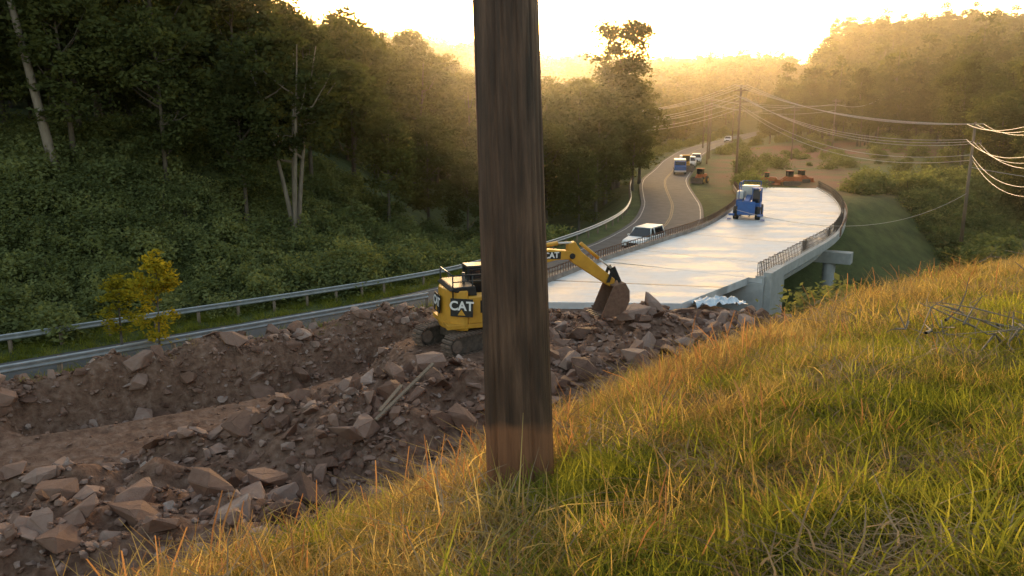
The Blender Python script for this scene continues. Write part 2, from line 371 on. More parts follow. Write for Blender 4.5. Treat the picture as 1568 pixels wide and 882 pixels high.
def guardrail(name,pts,zb=0):
    e=empty(name)
    prof=[(0,.42),(.035,.46),(.035,.50),(-.03,.56),(-.03,.60),(.035,.66),(.035,.70),(0,.74),(-.008,.74),(.027,.70),(.027,.66),(-.038,.60),(-.038,.56),(.027,.50),(.027,.46),(-.008,.42)]
    sweep('w_beam',pts,prof,M['galv'],e,2)
    P=catmull(pts,2.0); V=[];F=[];n=0
    for p in P:
        x,y,z=p
        cub=np.array([(a,b,c) for a in(-.07,.07) for b in(-.07,.07) for c in(-1,.72)])+[x,y,z]
        V.append(cub); F.append(np.array([(0,1,3,2),(4,6,7,5),(0,4,5,1),(2,3,7,6),(0,2,6,4),(1,5,7,3)])+n); n+=8
    me=mesh_np('posts',np.concatenate(V)+np.array([-.09,.09,0]),np.concatenate(F),[M['wood']]); link(bpy.data.objects.new('posts',me),e)
guardrail('guardrail',[(-60,-4.2,-9.95),(-34,16.2,-9.95),(-19,28.2,-9.9),(-4.3,40.2,-9.8)])
guardrail('guardrail',[(-66,4.2,-11.25),(-42,23.0,-11.2),(-24,37.0,-11.1),(-8,49.5,-11.0),(-1.5,56.6,-10.9),(5.6,67.2,-10.6),(10.4,77.6,-10.3),(13.0,88,-10),(14.8,101,-9.7),(17.2,115,-9.5)])

# ------------------------------------------------------------ instancing
def instancer(name,pts,scl,rot,idx,coll):
    me=bpy.data.meshes.new(name); pts=np.asarray(pts,np.float32); n=len(pts)
    me.vertices.add(n); me.vertices.foreach_set('co',pts.ravel())
    a=me.attributes.new('scl','FLOAT_VECTOR','POINT'); a.data.foreach_set('vector',np.asarray(scl,np.float32).ravel())
    a=me.attributes.new('rot','FLOAT_VECTOR','POINT'); a.data.foreach_set('vector',np.asarray(rot,np.float32).ravel())
    a=me.attributes.new('idx','INT','POINT'); a.data.foreach_set('value',np.asarray(idx,np.int32))
    o=link(bpy.data.objects.new(name,me))
    ng=bpy.data.node_groups.new(name+'_nodes','GeometryNodeTree')
    ng.interface.new_socket('Geometry',in_out='INPUT',socket_type='NodeSocketGeometry'); ng.interface.new_socket('Geometry',in_out='OUTPUT',socket_type='NodeSocketGeometry')
    gi=ng.nodes.new('NodeGroupInput'); go=ng.nodes.new('NodeGroupOutput')
    ci=ng.nodes.new('GeometryNodeCollectionInfo'); ci.inputs['Collection'].default_value=coll; ci.inputs['Separate Children'].default_value=True; ci.inputs['Reset Children'].default_value=True
    iop=ng.nodes.new('GeometryNodeInstanceOnPoints'); iop.inputs['Pick Instance'].default_value=True
    def na(nm,t):
        q=ng.nodes.new('GeometryNodeInputNamedAttribute'); q.data_type=t; q.inputs['Name'].default_value=nm
        return [s for s in q.outputs if s.enabled and s.name=='Attribute'][0]
    L=ng.links.new
    L(gi.outputs[0],iop.inputs['Points']); L(ci.outputs[0],iop.inputs['Instance']); L(na('idx','INT'),iop.inputs['Instance Index'])
    L(na('rot','FLOAT_VECTOR'),iop.inputs['Rotation']); L(na('scl','FLOAT_VECTOR'),iop.inputs['Scale']); L(iop.outputs[0],go.inputs[0])
    md=o.modifiers.new('scatter','NODES'); md.node_group=ng
    return o
def proto_coll(name,meshes):
    c=bpy.data.collections.new(name)
    for i,me in enumerate(meshes):
        c.objects.link(bpy.data.objects.new(f'{name}_{i:02d}',me))
    return c

# ------------------------------------------------------------ trees
def leaves(centres,size,rng,flat=.5):
    n=len(centres); a=rng.normal(size=(n,3)); a[:,2]*=flat; a/=np.linalg.norm(a,axis=1)[:,None]+1e-9
    b=rng.normal(size=(n,3)); b-= (b*a).sum(1)[:,None]*a; b/=np.linalg.norm(b,axis=1)[:,None]+1e-9
    s=(size*rng.uniform(.5,1.35,n))[:,None]
    V=np.stack([centres-a*s*.6,centres-b*s*.32+a*s*.05,centres+a*s*.6,centres+b*s*.32+a*s*.05],1).reshape(-1,3)
    F=np.arange(4*n).reshape(n,4); return V,F
def tree(name,seed,Ht,cr,cb,ncl,lpc,leaf,tr,leafmat='leaf',bark='bark',lean=(0,0),clr=(.8,1.6),stems=1,nlimb=12,topy=.5):
    rng=np.random.default_rng(seed); V=[];F=[];n=0;nb=0
    def add(v,f):
        nonlocal n
        V.append(v);F.append(f+n);n+=len(v)
    ph=rng.uniform(0,6.28,4)
    def env(z,a):
        t=(z-cb)/(Ht-cb); e=np.clip(t,0,1)**.45*np.clip(1-t,0,1)**topy*1.55
        return cr*e*(1+.22*np.sin(2*a+ph[0])+.16*np.sin(3*a+ph[1]+z)+.12*np.sin(5*a+z*.7+ph[2]))
    axis=[]
    for st in range(stems):
        sx,sy=(rng.uniform(-.22,.22,2)*Ht if stems>1 else (0,0))
        path=[];R=[]
        for i in range(10):
            t=i/9; wob=.012*Ht*math.sin(3*t+ph[3]+st)
            path.append((lean[0]*t+sx*t**1.2+wob,lean[1]*t+sy*t**1.2+wob*.6,Ht*.93*t-.3)); R.append(tr*(1-.85*t)/(1 if stems==1 else 1.5)*(1.35 if i==0 else 1))
        add(*tube(path,R,8)); axis.append(path)
    ends=[]
    for i in range(nlimb):
        ax=axis[i%stems]; z=rng.uniform(cb*.85,Ht*.85); k=min(8,int(z/(Ht*.93)*9)); p0=np.array(ax[k])*(1)+0
        f=z/(Ht*.93)*9-k; p0=p0+(np.array(ax[k+1])-p0)*f
        a=i*2.4+rng.uniform(-.4,.4); zt=min(Ht*.95,z+rng.uniform(.06,.22)*Ht); r=float(env(np.array(zt),a))*rng.uniform(.6,.9)
        p2=np.array([p0[0]+r*math.cos(a),p0[1]+r*math.sin(a),zt]); p1=(p0+p2)/2+[0,0,-.03*Ht+rng.uniform(-.3,.3)]
        r0=tr*(1-.8*z/Ht)*.55
        add(*tube([p0,p1,p2],[r0,r0*.6,r0*.2],6)); ends.append(p2)
    nb=sum(len(f) for f in F)
    C=[]
    for i in range(ncl):
        if i<len(ends): c=ends[i]
        else:
            z=cb+(Ht-cb)*rng.beta(1.5,1.3); a=rng.uniform(0,6.28); r=float(env(np.array(z),a))*rng.uniform(.35,1)**.6
            t=z/Ht; c=np.array([lean[0]*t+r*math.cos(a),lean[1]*t+r*math.sin(a),z])
        R=rng.uniform(*clr); m=int(lpc*rng.uniform(.6,1.3)*(R/clr[1]))
        q=rng.normal(size=(m,3)); q/=np.linalg.norm(q,axis=1)[:,None]; q*=(rng.uniform(0,1,m)**.45)[:,None]*R*(1+.4*rng.normal(size=(m,1))*.4)
        q[:,2]*=.6; C.append(c+q)
    v,f=leaves(np.concatenate(C),leaf,rng); add(v,f)
    F=np.concatenate(F); mi=np.zeros(len(F)); mi[nb:]=1
    return mesh_np(name,np.concatenate(V),F,[M[bark],M[leafmat]],mi)
def shrub(name,seed,R,Hh,ncl,lpc,leaf,mat):
    rng=np.random.default_rng(seed); C=[];V=[];F=[];n=0
    for i in range(ncl):
        a=rng.uniform(0,6.28); r=R*rng.uniform(0,1)**.6; z=Hh*rng.uniform(.1,1)*math.sqrt(max(.05,1-(r/R)**2*.8))
        c=np.array([r*math.cos(a),r*math.sin(a),z])
        if i%2==0:
            v,f=tube([(c[0]*.15,c[1]*.15,-.2),c*.6+[0,0,.1],c],[.035,.025,.008],4); V.append(v);F.append(f+n);n+=len(v)
        m=lpc; q=rng.normal(size=(m,3))*R*.2; q[:,2]*=.8; C.append(c+q)
    nb=sum(len(f) for f in F)
    v,f=leaves(np.concatenate(C),leaf,rng); V.append(v);F.append(f+n)
    F=np.concatenate(F); mi=np.zeros(len(F)); mi[nb:]=1
    return mesh_np(name,np.concatenate(V),F,[M['bark'],M[mat]],mi)

big=[tree(f'broadleaf_mesh_{i}',20+i,rh,cr,cb,ncl,130,.40,.28,clr=(.9,1.9)) for i,(rh,cr,cb,ncl) in enumerate([(18,4.6,3.5,95),(20,5.2,4.5,105),(16,4.2,2.5,85),(19,4.0,5,80),(17,5.2,3,95)])]
far=[tree(f'far_tree_mesh_{i}',60+i,rh,cr,2.0,36,38,.9,.25,clr=(1.1,2.1),nlimb=3) for i,(rh,cr) in enumerate([(15,4.2),(17,4.6),(13,4.4),(18,3.6),(14,5)])]
forked=tree('forked_tree_mesh',90,15,5.5,6.5,80,140,.35,.30,bark='bark_pale',stems=4,nlimb=14,clr=(.8,1.6))
tall=tree('tall_trunk_mesh',91,24,4.5,14,70,140,.38,.34,bark='bark_pale',lean=(-2.2,0),clr=(.9,1.7))
crown=tree('round_crown_tree_mesh',97,21.5,3.0,11,120,120,.36,.32,clr=(1.0,1.8),topy=.22,nlimb=16)
def put(name,me,x,y,s=1,rz=None,sz=1,dz=0):
    o=bpy.data.objects.new(name,me); o.location=(x,y,H1(x,y)-.1+dz); o.scale=(s,s,s*sz); o.rotation_euler=(0,0,random.uniform(0,6.28) if rz is None else rz); return link(o)
put('slender_tree',tall,-29.6,52,1,0)
put('forked_tree',forked,-15.8,58.5,1,.6)
put('broadleaf_tree',crown,14.2,109,1.0,1.0)
NT=[(-41,50,1,1.1),(-37,56,0,1.15),(-44,58,2,1.3),(-32,60,3,1.2),(-26,60,0,1.1),(-34,68,1,1.25),(-27,70,4,1.1),(-21,63,2,.95),(-22,74,1,.86),(-48,66,1,1.25),(-40,72,0,1.25),(-17,68,3,.74),(-15.0,76,0,.9),(-10.5,69,2,.66),(-8,77,4,.66),(-4,72,2,.58),(0,80,4,.62),(-3,88,1,.6),(3.5,84,2,.75),(6.5,79,2,.55),(4,94,4,.9),(9.5,90,2,.75),(8.5,102,0,.92),(13.5,108,4,.9),(3,108,3,.85),(11.5,99,4,.8),(14,120,4,.9),(15.5,103,2,.62),(17.6,112,2,.85),(-29,53.5,2,.8),(-24,56,4,.7),(-36,50,2,.9),(-19,57,2,.6)]
for x,y,p,s in NT: put('broadleaf_tree',big[p],x,y,s)

def road_s(x,y): return sdist(x,y,ROADS)[0]
def forest_points(n,rmin,rmax,sp_seed,half=50):
    rng=np.random.default_rng(sp_seed)
    r=np.sqrt(rng.uniform(rmin**2,rmax**2,n)); a=np.radians(rng.uniform(-half,half,n)); x=r*np.sin(a); y=r*np.cos(a)
    s=road_s(x,y); q=x/np.maximum(y,1)
    ok=np.where(s>0,(s>12)&((y>85)|(s>42)),(s<-14))
    ok&=~((s<0)&(y<182)&(x<.52*y))
    ok&=~((q>.19)&(q<.315)&(y<345)&(s<12))
    ok&=~((s>0)&(s<16)&(y>140))
    ok&=~((s<0)&(x<66))|(y>200)
    return x[ok],y[ok],rng
def scatter(name,x,y,rng,coll,nproto,s0,s1,dz=-.2,tilt=.05):
    n=len(x); z=Hgt(x,y)+dz; s=rng.uniform(s0,s1,n)
    scl=np.stack([s*rng.uniform(.9,1.15,n),s*rng.uniform(.9,1.15,n),s*rng.uniform(.85,1.15,n)],1)
    rot=np.stack([rng.normal(size=n)*tilt,rng.normal(size=n)*tilt,rng.uniform(0,6.28,n)],1)
    return instancer(name,np.stack([x,y,z],1),scl,rot,rng.integers(0,nproto,n),coll)
fc=proto_coll('far_tree_kind',far); bc=proto_coll('broadleaf_kind',big)
x,y,r=forest_points(1200,60,240,1,50); scatter('forest',x,y,r,bc,5,.6,.95)
x,y,r=forest_points(7000,230,850,2,42); scatter('distant_forest',x,y,r,fc,5,.85,1.3)

sh=[shrub(f'shrub_mesh_{i}',130+i,1.5,1.6+.3*i,30,46,.23,'leaf_b') for i in range(4)]
sc=proto_coll('shrub_kind',sh)
rng=np.random.default_rng(5)
x=rng.uniform(-70,4,4600); y=rng.uniform(15,75,4600); s=road_s(x,y)
ok=(s>6.2)&(s<34); x,y=x[ok],y[ok]; scatter('bank_shrubs',x,y,rng,sc,4,.35,1.05,-.25)
x=rng.uniform(14,110,4200); y=rng.uniform(36,130,4200); s=road_s(x,y); d,_=sdist(x,y,CREST)
ok=(s<-17)&(d>4)&(~((y>66)&(x<47)&(y-.9*(x-30)<86)))&((y-.55*(x-40)<100))&((x>.28*y+4))&(x-.47*y>-4)
x,y=x[ok],y[ok]; scatter('valley_shrubs',x,y,rng,sc,4,.7,1.6,-.3)
x=rng.uniform(10,110,900); y=rng.uniform(100,330,900); s=road_s(x,y); ok=((s<-7)&(rng.uniform(size=900)<.35)&(x<.55*y))|((s>5)&(s<14)&(y>110))
x,y=x[ok],y[ok]; scatter('verge_shrubs',x,y,rng,sc,4,.4,1.3,-.3)
o=bpy.data.objects.new('round_shrub',shrub('round_shrub_mesh',300,2.3,3.3,80,110,.2,'leaf_b')); o.location=(-10.6,50.6,H1(-10.6,50.6)-.2); link(o)
sap=tree('sunlit_sapling_mesh',301,4.6,.9,1.0,40,70,.16,.06,leafmat='leaf_y',clr=(.25,.5),nlimb=10)  # yellow here is sunlight painted into the foliage
o=bpy.data.objects.new('sunlit_sapling',sap); o.location=(-14.2,31.0,-10.0); o.rotation_euler=(0,.05,1); link(o)
o=bpy.data.objects.new('sunlit_sapling',sap); o.location=(-18.6,36.8,-11.0); o.rotation_euler=(.1,.05,2.5); o.scale=(1.2,1.2,.75); link(o)

# ------------------------------------------------------------ rocks
def rock(name,seed,sc=(1,1,.6),sub=True):
    rng=np.random.default_rng(seed); bm=bmesh.new()
    for i in range(14):
        v=rng.normal(size=3); v/=np.linalg.norm(v); v*=rng.uniform(.7,1.08); v=np.sign(v)*np.abs(v)**.7
        bm.verts.new(v*np.array(sc)*.5)
    r=bmesh.ops.convex_hull(bm,input=bm.verts)
    bmesh.ops.delete(bm,geom=[g for g in r['geom_interior'] if isinstance(g,bmesh.types.BMVert)],context='VERTS')
    bmesh.ops.bevel(bm,geom=list(bm.edges),offset=.012,segments=1,affect='EDGES')
    for v in bm.verts: v.co+=Vector(rng.normal(size=3))*.006
    me=bpy.data.meshes.new(name); bm.to_mesh(me); bm.free(); me.materials.append(M['rock']); return me
rocks=[rock(f'rock_mesh_{i}',400+i,(1,random.uniform(.5,.95),random.uniform(.22,.6))) for i in range(18)]
rc=proto_coll('rock_kind',rocks)
rng=np.random.default_rng(9); n=74000
x=rng.uniform(-40,17,n); y=rng.uniform(3,43,n); s=road_s(x,y); d,_=sdist(x,y,CREST)
lane=np.abs(sdist(x,y,LANE)[0]); exd=np.hypot(x+1.6,y-31.6)
ok=(s<-4.7)&(d>1.1)&((lane>2.8)|(rng.uniform(size=n)<.08))&((exd>3.3)|(rng.uniform(size=n)<.1))
ok&=~((y>39.2)&(x>-1.2)&(x<15))&(x<9+.25*y)
ok&=(rng.uniform(size=n)<np.clip(.72+.5*snoise(x,y,4,2),.2,1))
x,y,lane,exd,d=x[ok],y[ok],lane[ok],exd[ok],d[ok]; n=len(x)
sz=.11*(1-rng.uniform(0,.9985,n))**(-.46); sz=np.clip(sz,.11,1.0)*(1-.15*ss(30,38,y)); sz=np.minimum(sz,.35+.65*ss(3,9,d)); sz=np.where((lane<3.0)|(exd<3.6),np.minimum(sz,.14),sz)
z=Hgt(x,y)+sz*.16
scl=np.stack([sz*1.35,sz*1.35,sz*1.4],1); rot=np.stack([rng.normal(size=n)*.45,rng.normal(size=n)*.45,rng.uniform(0,6.28,n)],1)
instancer('rock_rubble',np.stack([x,y,z],1),scl,rot,rng.integers(0,18,n),rc)
def boulder(x,y,s,seed,sc,rot,dz=0):
    o=bpy.data.objects.new('boulder',rock('boulder_mesh',seed,sc)); o.location=(x,y,H1(x,y)+dz); o.scale=(s,)*3; o.rotation_euler=rot; link(o)
boulder(-5.2,8.9,1.8,501,(1.1,.7,.45),(.2,.2,.3),.2)
boulder(3.2,33.5,2.2,502,(1.1,.6,.3),(.1,.2,.2),.25)
boulder(5.4,34.8,1.7,503,(1.1,.7,.3),(.1,-.2,.6),.2)
boulder(-2.0,20.5,1.1,504,(1,.8,.6),(.4,.1,.2),.1)
boulder(-6.5,19.5,1.2,505,(1.2,.7,.4),(.2,.3,1.2),.1)
boulder(-9.5,15.5,1.4,506,(1.2,.8,.35),(.2,.1,2.2),.1)
boulder(8.2,38.2,1.5,507,(1.2,.7,.4),(.1,.3,2.6),.1)
boulder(-5.2,24.5,1.2,508,(1.2,.7,.6),(.3,.1,.9),.1); boulder(-2.6,25.8,1.1,509,(1.2,.9,.5),(.5,.1,.2),.1); boulder(-17.5,24.2,1.5,510,(1.3,.7,.3),(.1,.1,.5),.1)

pl=empty('wooden_plank',(-3.1,22.2,H1(-3.1,22.2)+.7),rad(52))
box('board',pl,(0,0,0),(2.6,.12,.06),M['wood'],(0,rad(-24),0),.01)
box('board_lower',pl,(-.3,.3,-.2),(1.4,.12,.06),M['wood'],(0,rad(-14),rad(18)),.01)
def sheet():
    n=26; u=np.linspace(-1,1,n); X,Y=np.meshgrid(u*1.3,u*.6)
    Z=.12*snoise(X,Y,.7,1)+.10*snoise(X,Y,.35,2)+.25*np.exp(-(X*X+Y*Y*3))+.12; X=X+.12*snoise(Y,X,.9,3); Y=Y+.1*snoise(X,Y,.8,0)
    i=np.arange(n-1); I,J=np.meshgrid(i,i); a=(J*n+I).ravel(); F=np.stack([a,a+1,a+n+1,a+n],1)
    m=surf_mat('plastic_sheet',(.35,.45,.55),(.75,.8,.85),3,.3,0)
    o=bpy.data.objects.new('plastic_sheet',mesh_np('plastic_sheet',np.stack([X.ravel(),Y.ravel(),Z.ravel()],1),F,[m],smooth=True))
    o.location=(10.7,40.2,H1(10.7,40.2)+.12); link(o)
sheet()

# ------------------------------------------------------------ utility pole (foreground)
def big_pole():
    m,nt,out=new_mat('treated_pole_wood')
    tc=N(nt,'ShaderNodeTexCoord'); mp=N(nt,'ShaderNodeMapping'); mp.inputs['Scale'].default_value=(1,1,.06)
    nt.links.new(tc.outputs['Object'],mp.inputs[0])
    a=N(nt,'ShaderNodeTexNoise'); a.inputs['Scale'].default_value=26; a.inputs['Detail'].default_value=9; a.inputs['Roughness'].default_value=.72; nt.links.new(mp.outputs[0],a.inputs['Vector'])
    b=N(nt,'ShaderNodeTexNoise'); b.inputs['Scale'].default_value=3; b.inputs['Detail'].default_value=5; nt.links.new(tc.outputs['Object'],b.inputs['Vector'])
    mpb=N(nt,'ShaderNodeMapping'); mpb.inputs['Scale'].default_value=(1,1,.3); nt.links.new(tc.outputs['Object'],mpb.inputs[0])
    c=N(nt,'ShaderNodeTexNoise'); c.inputs['Scale'].default_value=7; c.inputs['Detail'].default_value=4; nt.links.new(mpb.outputs[0],c.inputs['Vector'])
    mm=N(nt,'ShaderNodeMath',operation='MULTIPLY_ADD'); mm.inputs[1].default_value=.4; nt.links.new(c.outputs['Fac'],mm.inputs[0]); m5=N(nt,'ShaderNodeMath',operation='MULTIPLY'); m5.inputs[1].default_value=.6; nt.links.new(a.outputs['Fac'],m5.inputs[0]); nt.links.new(m5.outputs[0],mm.inputs[2])
    r=ramp(nt,[(.38,(.018,.009,.006)),(.5,(.062,.031,.019)),(.64,(.145,.08,.052))]); nt.links.new(mm.outputs[0],r.inputs[0])
    sep=N(nt,'ShaderNodeSeparateXYZ'); nt.links.new(tc.outputs['Object'],sep.inputs[0])
    ad=N(nt,'ShaderNodeMath',operation='MULTIPLY_ADD'); ad.inputs[1].default_value=.3; nt.links.new(b.outputs['Fac'],ad.inputs[0]); nt.links.new(sep.outputs['Z'],ad.inputs[2])
    rr=ramp(nt,[(.53,(.9,)*3),(.59,(0,0,0))]); nt.links.new(ad.outputs[0],rr.inputs[0])
    mud=ramp(nt,[(.3,(.15,.06,.028)),(.7,(.29,.125,.06))]); nt.links.new(a.outputs['Fac'],mud.inputs[0])
    mx=N(nt,'ShaderNodeMixRGB'); nt.links.new(rr.outputs[0],mx.inputs[0]); nt.links.new(r.outputs[0],mx.inputs[1]); nt.links.new(mud.outputs[0],mx.inputs[2])
    p=N(nt,'ShaderNodeBsdfPrincipled'); p.inputs['Roughness'].default_value=.6; nt.links.new(mx.outputs[0],p.inputs['Base Color'])
    bp=N(nt,'ShaderNodeBump'); bp.inputs['Strength'].default_value=.9; bp.inputs['Distance'].default_value=.02; nt.links.new(a.outputs['Fac'],bp.inputs['Height']); nt.links.new(bp.outputs[0],p.inputs['Normal'])
    nt.links.new(p.outputs[0],out.inputs[0])
    rng=np.random.default_rng(77); seg=140; rows=120; V=[]
    cr=[(rng.uniform(0,6.28),rng.uniform(0,5),rng.uniform(.2,1.0),rng.uniform(.005,.014)) for _ in range(90)]
    A=np.linspace(0,2*np.pi,seg,endpoint=False)
    for i in range(rows):
        z=-.4+i/85*4.2
        if i>85: z=3.8+(i-85)/(rows-86)*5.5
        R=.187-.0105*z
        dr=.003*np.sin(3*A+z*.5)+.002*np.sin(7*A+z*.9)
        for ca,cz,cl,cd in cr:
            w=math.exp(-((z-cz)/cl)**4)
            if w>.01:
                da=(A-ca-.03*math.sin(z*3)+np.pi)%(2*np.pi)-np.pi; dr=dr-cd*w*np.exp(-(da/.03)**2)
        V.append(np.stack([(R+dr)*np.cos(A),(R+dr)*np.sin(A),np.full(seg,z)],1))
    V=np.concatenate(V)
    i,k=np.meshgrid(np.arange(rows-1),np.arange(seg),indexing='ij'); i=i.ravel();k=k.ravel()
    F=np.stack([i*seg+k,i*seg+(k+1)%seg,(i+1)*seg+(k+1)%seg,(i+1)*seg+k],1)
    o=bpy.data.objects.new('wooden_utility_pole',mesh_np('wooden_utility_pole',V,F,[m],smooth=True))
    o.location=(.05,4.12,H1(.05,4.12)); o.rotation_euler=(0,rad(-1.9),0); link(o)
big_pole()

# ------------------------------------------------------------ distant poles and wires
def ppole(x,y,h,arm=2.2,r=.16,yaw=0,zb=None,arms=1):
    zb=H1(x,y) if zb is None else zb
    e=empty('power_pole',(x,y,zb),yaw)
    cyl('shaft',e,(0,0,-.5),(0,0,h),r,M['wood'],r*.65)
    for k in range(arms):
        box(f'crossarm_{k}',e,(0,-.15,h-.5-k*1.6),(arm,.12,.14),M['wood'])
        for q in(-.45,-.2,.2,.45): cyl(f'insulator_{k}_{q}',e,(arm*q,-.15,h-.42-k*1.6),(arm*q,-.15,h-.2-k*1.6),.05,M['steel'],seg=8)
    return zb+h
ppole(33.5,121,13.2,2.4,.2,.3,arms=2)
ppole(45.5,80.5,11.4,2.6,.18,.6,zb=-12.4,arms=2)
for px,py,ph in ((66,168,11),(55,160,10),(40,165,12),(85,190,11),(48,205,12),(36,150,11),(58,215,11)): ppole(px,py,ph,2,.16,.3)
wr=empty('overhead_power_lines')
def wire(p,q,sag,r=.03):
    P=[]
    for i in range(25):
        t=i/24; P.append((p[0]+(q[0]-p[0])*t,p[1]+(q[1]-p[1])*t,p[2]+(q[2]-p[2])*t-4*sag*t*(1-t)))
    v,f=tube(P,[r]*25,5); link(bpy.data.objects.new('wire',mesh_np('wire',v,f,[M['wire']])),wr)
for k,dz in enumerate((0,0,0,-1.5,-1.7,-1.9,-3.0,-3.5)):
    o=(-1.0,0,1.0,-.8,0,.8,0,.2)[k]
    A=(33.5+o,121+.3*o,3.7+dz*.95+.1); B=(45.5+o,80.5+.3*o,-1.2+dz); C=(29+o*.8,38+.3*o,1.6+dz)
    wire(A,B,1.3+.22*k,.029); wire(B,C,1.4+.2*k,.016); wire(A,(14+o,165+.3*o,1.0+dz),2.2,.034)
wire((45.5,80.5,-5.4),(70,60,-5),1.5); wire((45.5,80.5,-8),(14,50,-9.0+3),2,.015)
for a,b in (((40,165,2.5),(66,168,1.5)),((66,168,1.5),(85,190,3)),((40,165,1.2),(66,168,.2)),((36,150,1.5),(55,160,1)),((48,205,3),(85,190,2))): wire(a,b,1.2,.034)

# ------------------------------------------------------------ excavator
def excavator(loc,yaw):
    e=empty('excavator',loc,yaw)
    Y=M['yellow'];B=M['black'];S=M['steel'];D=M['mud']
    und=empty('undercarriage',(-.25,0,0),rad(22)); und.parent=e
    for sd in(-1,1):
        yc=sd*1.0
        prof=[]
        for a in np.linspace(90,270,9): prof.append((-1.45+.38*math.cos(rad(a)),.42+.38*math.sin(rad(a))))
        for a in np.linspace(-90,90,9): prof.append((1.45+.38*math.cos(rad(a)),.42+.38*math.sin(rad(a))))
        prism(f'track_core_{sd}',und,[(p[0]*.97,.42+(p[1]-.42)*.9) for p in prof],yc-.2,yc+.2,S,.01)
        n=44; per=2*2.9+2*math.pi*.38
        for i in range(n):
            L=i/n*per
            if L<2.9: c=(-1.45+L,.80);a=0
            elif L<2.9+math.pi*.38:
                t=(L-2.9)/.38; c=(1.45+.38*math.sin(t),.42+.38*math.cos(t)); a=t
            elif L<5.8+math.pi*.38: c=(1.45-(L-2.9-math.pi*.38),.04);a=math.pi
            else:
                t=(L-5.8-math.pi*.38)/.38; c=(-1.45-.38*math.sin(t),.42-.38*math.cos(t)); a=math.pi+t
            box(f'shoe_{sd}_{i}',und,(c[0],yc,c[1]),(.135,.6,.05),D,(0,a,0),0)
            box(f'grouser_{sd}_{i}',und,(c[0]+.045*math.sin(a),yc,c[1]+.045*math.cos(a)),(.02,.6,.05),D,(0,a,0),0)
        for k in(-1.45,1.45): cyl(f'idler_{sd}_{k}',und,(k,yc-.24,.42),(k,yc+.24,.42),.25,D)
        for k in np.linspace(-1,1,6): cyl(f'roller_{sd}_{k:.1f}',und,(k,yc-.22,.2),(k,yc+.22,.2),.12,S,seg=10)
    box('car_body',und,(0,0,.62),(1.7,1.5,.4),S)
    cyl('slew_ring',e,(0,0,.75),(0,0,1.02),.62,S)
    box('platform',e,(.1,0,1.08),(3.0,2.45,.18),Y)
    bm=bmesh.new(); P=[]
    for a in np.linspace(-62,62,11): P.append((-.05-1.42*math.cos(rad(a)),1.40*math.sin(rad(a))))
    P+= [(-.55,1.235),(-.55,-1.235)]
    lo=[bm.verts.new((p[0]*.96,p[1]*.96,.88)) for p in P]; mi=[bm.verts.new((p[0]*1.0,p[1],1.12)) for p in P]; hi=[bm.verts.new((p[0]*.95,p[1]*.95,2.5)) for p in P]
    n=len(P)
    for A_,B_ in((lo,mi),(mi,hi)):
        for i in range(n): bm.faces.new((A_[i],A_[(i+1)%n],B_[(i+1)%n],B_[i]))
    bm.faces.new(lo[::-1]); bm.faces.new(hi)
    finish(bm,'counterweight',Y,e,.04)
    prism('engine_hood',e,[(-1.25,2.51),(-1.1,2.64),(-.2,2.66),(-.1,2.2)],-1.05,1.05,B,.04)
    box('right_side_housing',e,(.28,-.86,1.72),(1.64,.74,1.1),Y,bevel=.05)
    box('housing_front_step',e,(1.32,-.86,1.45),(.4,.72,.5),Y,bevel=.05)
    box('side_grille',e,(.3,-1.24,1.85),(.7,.02,.5),B,bevel=0)
    box('left_rear_housing',e,(-.3,.86,1.70),(.5,.74,1.05),Y,bevel=.05)
    for nm,cx,cy,rz in(('badge_rear',-1.47,0,rad(-90)),('badge_side',-.80,-1.205,rad(-32))):
        h=empty(nm,(cx,cy,1.86),rz,rx=rad(-2.5)); h.parent=e
        box(nm+'_panel',h,(0,-.03,0),(.92,.03,.72),B,bevel=.01)
        c=bpy.data.curves.new(nm+'_letters','FONT'); c.body='CAT'; c.size=.5; c.align_x='CENTER'; c.align_y='CENTER'; c.extrude=.006; c.offset=.014
        t=bpy.data.objects.new(nm+'_letters',c); c.materials.append(M['white']); link(t,h); t.rotation_euler=(rad(90),0,0); t.location=(0,-.055,.06)
        bm=bmesh.new(); vs=[bm.verts.new(v) for v in((-.16,-.063,-.30),(.16,-.063,-.30),(0,-.063,-.06))]; bm.faces.new(vs); finish(bm,nm+'_triangle',Y,h)
    for i,(x,y) in enumerate(((-.05,.45),(-.05,1.2),(1.45,.45),(1.3,1.2))): box(f'cab_pillar_{i}',e,(x,y,2.15),(.09,.09,1.9),B)
    box('cab_roof',e,(.68,.83,3.12),(1.62,.86,.12),B,bevel=.05); box('cab_lower',e,(.68,.83,1.5),(1.55,.8,.6),Y)
    box('cab_glass',e,(.68,.83,2.4),(1.44,.74,1.3),M['glass']); box('cab_rear_panel',e,(-.09,.83,1.9),(.05,.8,.7),B)
    for x in(-1.1,-.3,.5): cyl(f'rail_post_{x}',e,(x,-1.0,2.2),(x,-1.0,3.1),.03,B,seg=8)
    cyl('hand_rail',e,(-1.1,-1.0,3.1),(.5,-1.0,3.1),.03,B,seg=8); cyl('hand_rail_mid',e,(-1.1,-1.0,2.85),(.5,-1.0,2.85),.025,B,seg=8)
    cyl('rail_post_rear',e,(-1.1,1.0,2.2),(-1.1,1.0,3.1),.03,B,seg=8); cyl('hand_rail_rear',e,(-1.1,-1.0,3.1),(-1.1,1.0,3.1),.03,B,seg=8)
    cyl('exhaust',e,(-.5,-.4,2.2),(-.5,-.4,3.1),.06,S)
    prism('boom',e,[(.75,1.35),(1.0,1.15),(2.0,2.55),(2.75,3.15),(3.6,3.32),(4.35,3.3),(4.45,3.5),(4.25,3.66),(3.3,3.78),(2.4,3.62),(1.55,2.9)],-.2,.2,Y,.03)
    box('boom_badge_panel',e,(3.35,-.212,3.53),(.85,.02,.3),B,(0,rad(3),0),0)
